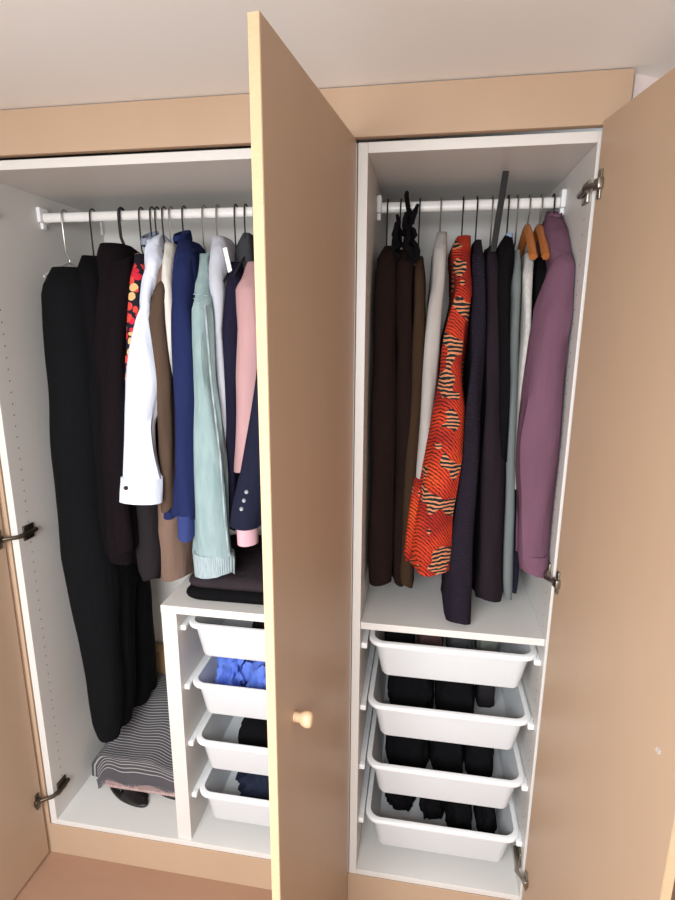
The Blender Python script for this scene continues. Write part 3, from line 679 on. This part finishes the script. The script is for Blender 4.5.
rk = rows([(254, 526, 534, .19), (275, 524, 534, .13), (330, 524, 532, .10), (391, 519, 527, .10), (450, 516, 522, .10), (490, 515, 520, .10)])
garment('lace_blouse', 'white lace blouse hanging from an orange wooden hanger', 'blouse', GR, [('body', rk, LACE, dict(seed=43, wav=.003, zripple=.002))])
rm = rows([(258, 539, 547, .19), (275, 535, 549, .14), (320, 533, 546, .12), (420, 527, 540, .12), (520, 524, 534, .12)])
garment('blouse', 'black blouse between the white lace blouse and the mauve shirt', 'blouse', GR, [('body', rm, BLACK, dict(seed=44, wav=.002))])
ro = rows([(216, 548, 562, .21), (232, 546, 571, .15), (260, 553, 577, .08), (315, 545, 577, .05), (391, 534, 571, .05), (470, 528, 561, .05), (520, 526, 556, .06)])
rs2 = rows([(262, 553, 576, .065), (314, 538, 576, .03), (391, 523, 570, .02), (438, 517, 565, .015), (476, 515.5, 559.5, .015), (530, 518, 553, .015), (556, 519.5, 550.5, .015)], .09)
rc2 = rows([(554, 519, 551, .012), (564, 520, 550, .012), (572, 521, 549, .013)], .094)
mv_ = garment('shirt', 'mauve cotton shirt hanging beside the right side panel', 'shirt', GR,
              [('body', ro, MAUVE, dict(seed=45, wav=.003)), ('sleeve', rs2, MAUVE, dict(seed=46, wav=.005, rings=44, lam=.06)), ('cuff', rc2, MAUVE, dict(seed=47, wav=.0015, rings=8))])
p = W(553, 222, .25); collar('collar', p.x, p.z, MAUVE, mv_, .026, .03, flat=.7)
# long black strap standing up in front of the rail
a, b = W(506, 171, .17), W(493, 252, .17)
d = (b-a); ang = math.atan2(d.x, -d.z)
tag(G().box((-.0075, -.003, -d.length/2), (.0075, .003, d.length/2), Matrix.Translation((a+b)/2) @ Matrix.Rotation(-ang, 4, 'Y'), .002).done('belt_strap', BLKPL), 'thin black strap sticking up past the narrow wardrobe rail', 'strap', GR)
hr = 'hangers on the rail of the narrow wardrobe'
for px, nm, z0 in ((388, 'dark brown trousers', 1.82), (401, 'long brown black skirt', 1.82), (420, 'olive brown trousers', 1.815), (441, 'greyish white dress', 1.85), (463, 'orange printed dress', 1.845), (477, 'ribbed knit dress', 1.84), (492, 'grey plum coat', 1.83), (508, 'black jacket with the light blue collar', 1.845), (517, 'pale grey green dress', 1.83), (553, 'mauve shirt', 1.86)):
    hanger(px, ('pale' if px in (441, 492, 517) else 'black')+' hanger holding the '+nm, hr, CLEARP if px in (441, 492, 517) else BLKPL, z0=z0-.03, wide_=.06)
for px, nm in ((529, 'white lace blouse'), (541, 'black blouse')):
    hanger(px, 'orange wooden hanger holding the '+nm, hr, WOOD, z0=1.868, r=.0105, drop=.085)

# ------------------------------------------------------------------ blanket and shoes on the wardrobe floor
x0, x1, y0, y1 = .085, .434, .135, .49
nx, ny = 34, 44
def bl(u, t):
    """u across, t from front hem up the front face and back over the top; returns a point"""
    hf = .075+.02*math.sin(u*3+.5)
    x = x0+(x1-x0)*u-.02*(1-u)*(t > .15)
    s = t*(.10+(y1-y0))
    if s < .08:
        q = s/.08; y = y0-.012*math.sin(q*pi/2)*0+.012*(1-math.cos(q*pi/2)); zz = .058+hf*math.sin(q*pi/2)
    else:
        q = (s-.08)/(.02+y1-y0); y = y0+.012+(y1-y0-.012)*q; zz = .058+hf+.085*hat(min(1, q*1.2))
    ed = min(u, 1-u); zz -= .035*max(0, 1-ed/.10)**2
    zz += .006*noise.noise(Vector((u*5, t*5, 2)))+.004*math.sin(u*19+t*6)*(1-t)
    return (x+.005*math.sin(t*25), y+.006*math.sin(u*14), zz)
V = []; F = []; UV = []
for j in range(ny+1):
    for i in range(nx+1): V.append(bl(i/nx, j/ny)); UV.append((i/nx, j/ny))
for j in range(ny):
    for i in range(nx): F.append([j*(nx+1)+i, j*(nx+1)+i+1, (j+1)*(nx+1)+i+1, (j+1)*(nx+1)+i])
# sides and back folded down
n0 = len(V)
def skirt(ids, zlow, shift):
    global V, F, UV
    base = len(V)
    for k in ids: V.append((V[k][0]+shift[0], V[k][1]+shift[1], zlow)); UV.append(UV[k])
    for a in range(len(ids)-1): F.append([ids[a], ids[a+1], base+a+1, base+a])
skirt([j*(nx+1) for j in range(ny+1)], .058, (-.004, 0)); skirt([j*(nx+1)+nx for j in range(ny+1)], .058, (.002, 0)); skirt([ny*(nx+1)+i for i in range(nx+1)], .058, (0, .004))
bk = empty('blanket', ((x0+x1)/2, (y0+y1)/2, .05), 'grey blanket with thin pale stripes folded on the wardrobe floor', 'blanket')
link('fold', V, F, BLANK, bk, True, UV)
g = G(); rnd = random.Random(3)
for k in range(46):
    u = (k+.5)/46; p = Vector(bl(u, 0)); l_ = min(rnd.uniform(.012, .026), p.z-.022)
    g.tube([p+Vector((0, .002, .004)), p+Vector((rnd.uniform(-.003, .003), -.004, -l_*.5)), p+Vector((rnd.uniform(-.005, .005), -.005, -l_))], [.0028, .0026, .0012], 5)
tag(g.done('fringe', plain('grey_fringe', (96, 92, 96), .95), bk), kind='stuff')
v, f = rings_mesh([rrect(.11, .435, .122, .475, .03, zz) for zz in (.0465, .0565)]); tag(link('folded_cloth', v, f, PINKT, None, True), 'pale pink cloth folded under the striped blanket', 'cloth')
def shoe(x, y, rot, label, L=.20):
    o = empty('slipper', (x, y, .0185), label, 'slipper', 'slippers under the blanket')
    Mx = Matrix.Translation((x, y, .0185)) @ Matrix.Rotation(rot, 4, 'Z')
    out = []
    for k in range(28):
        a = 2*pi*k/28; c, s = math.cos(a), math.sin(a); out.append((.036*c*(1+.18*s*(s < 0)), .5*L*s))
    rs = [[Mx @ Vector((x_*k1, y_*k1, z_)) for x_, y_ in out] for z_, k1 in ((0, .97), (.003, 1), (.009, 1), (.012, .96))]
    v, f = rings_mesh(rs); link('sole', v, f, LEATHER, o, True)
    V_ = []; F_ = []
    for j in range(8):
        yy = -.5*L*.84+j/7*L*.40
        for i in range(11):
            t = i/10*pi; wdt = .036*math.sqrt(max(.05, 1-(yy/(.5*L))**2))
            V_.append(Mx @ Vector((wdt*math.cos(t), yy, .011+(.005+.011*hat(j/7))*math.sin(t))))
    for j in range(7):
        for i in range(10): F_.append([j*11+i, j*11+i+1, (j+1)*11+i+1, (j+1)*11+i])
    link('upper', V_, F_, LEATHER, o, True)
p = WZ(124, 800, .02); shoe(p.x, p.y+.03, 1.15, 'black slipper with its toe showing below the blanket fringe')
p = WZ(170, 798, .02); shoe(p.x-.01, p.y+.035, 1.3, 'black slipper under the blanket beside the white divider')
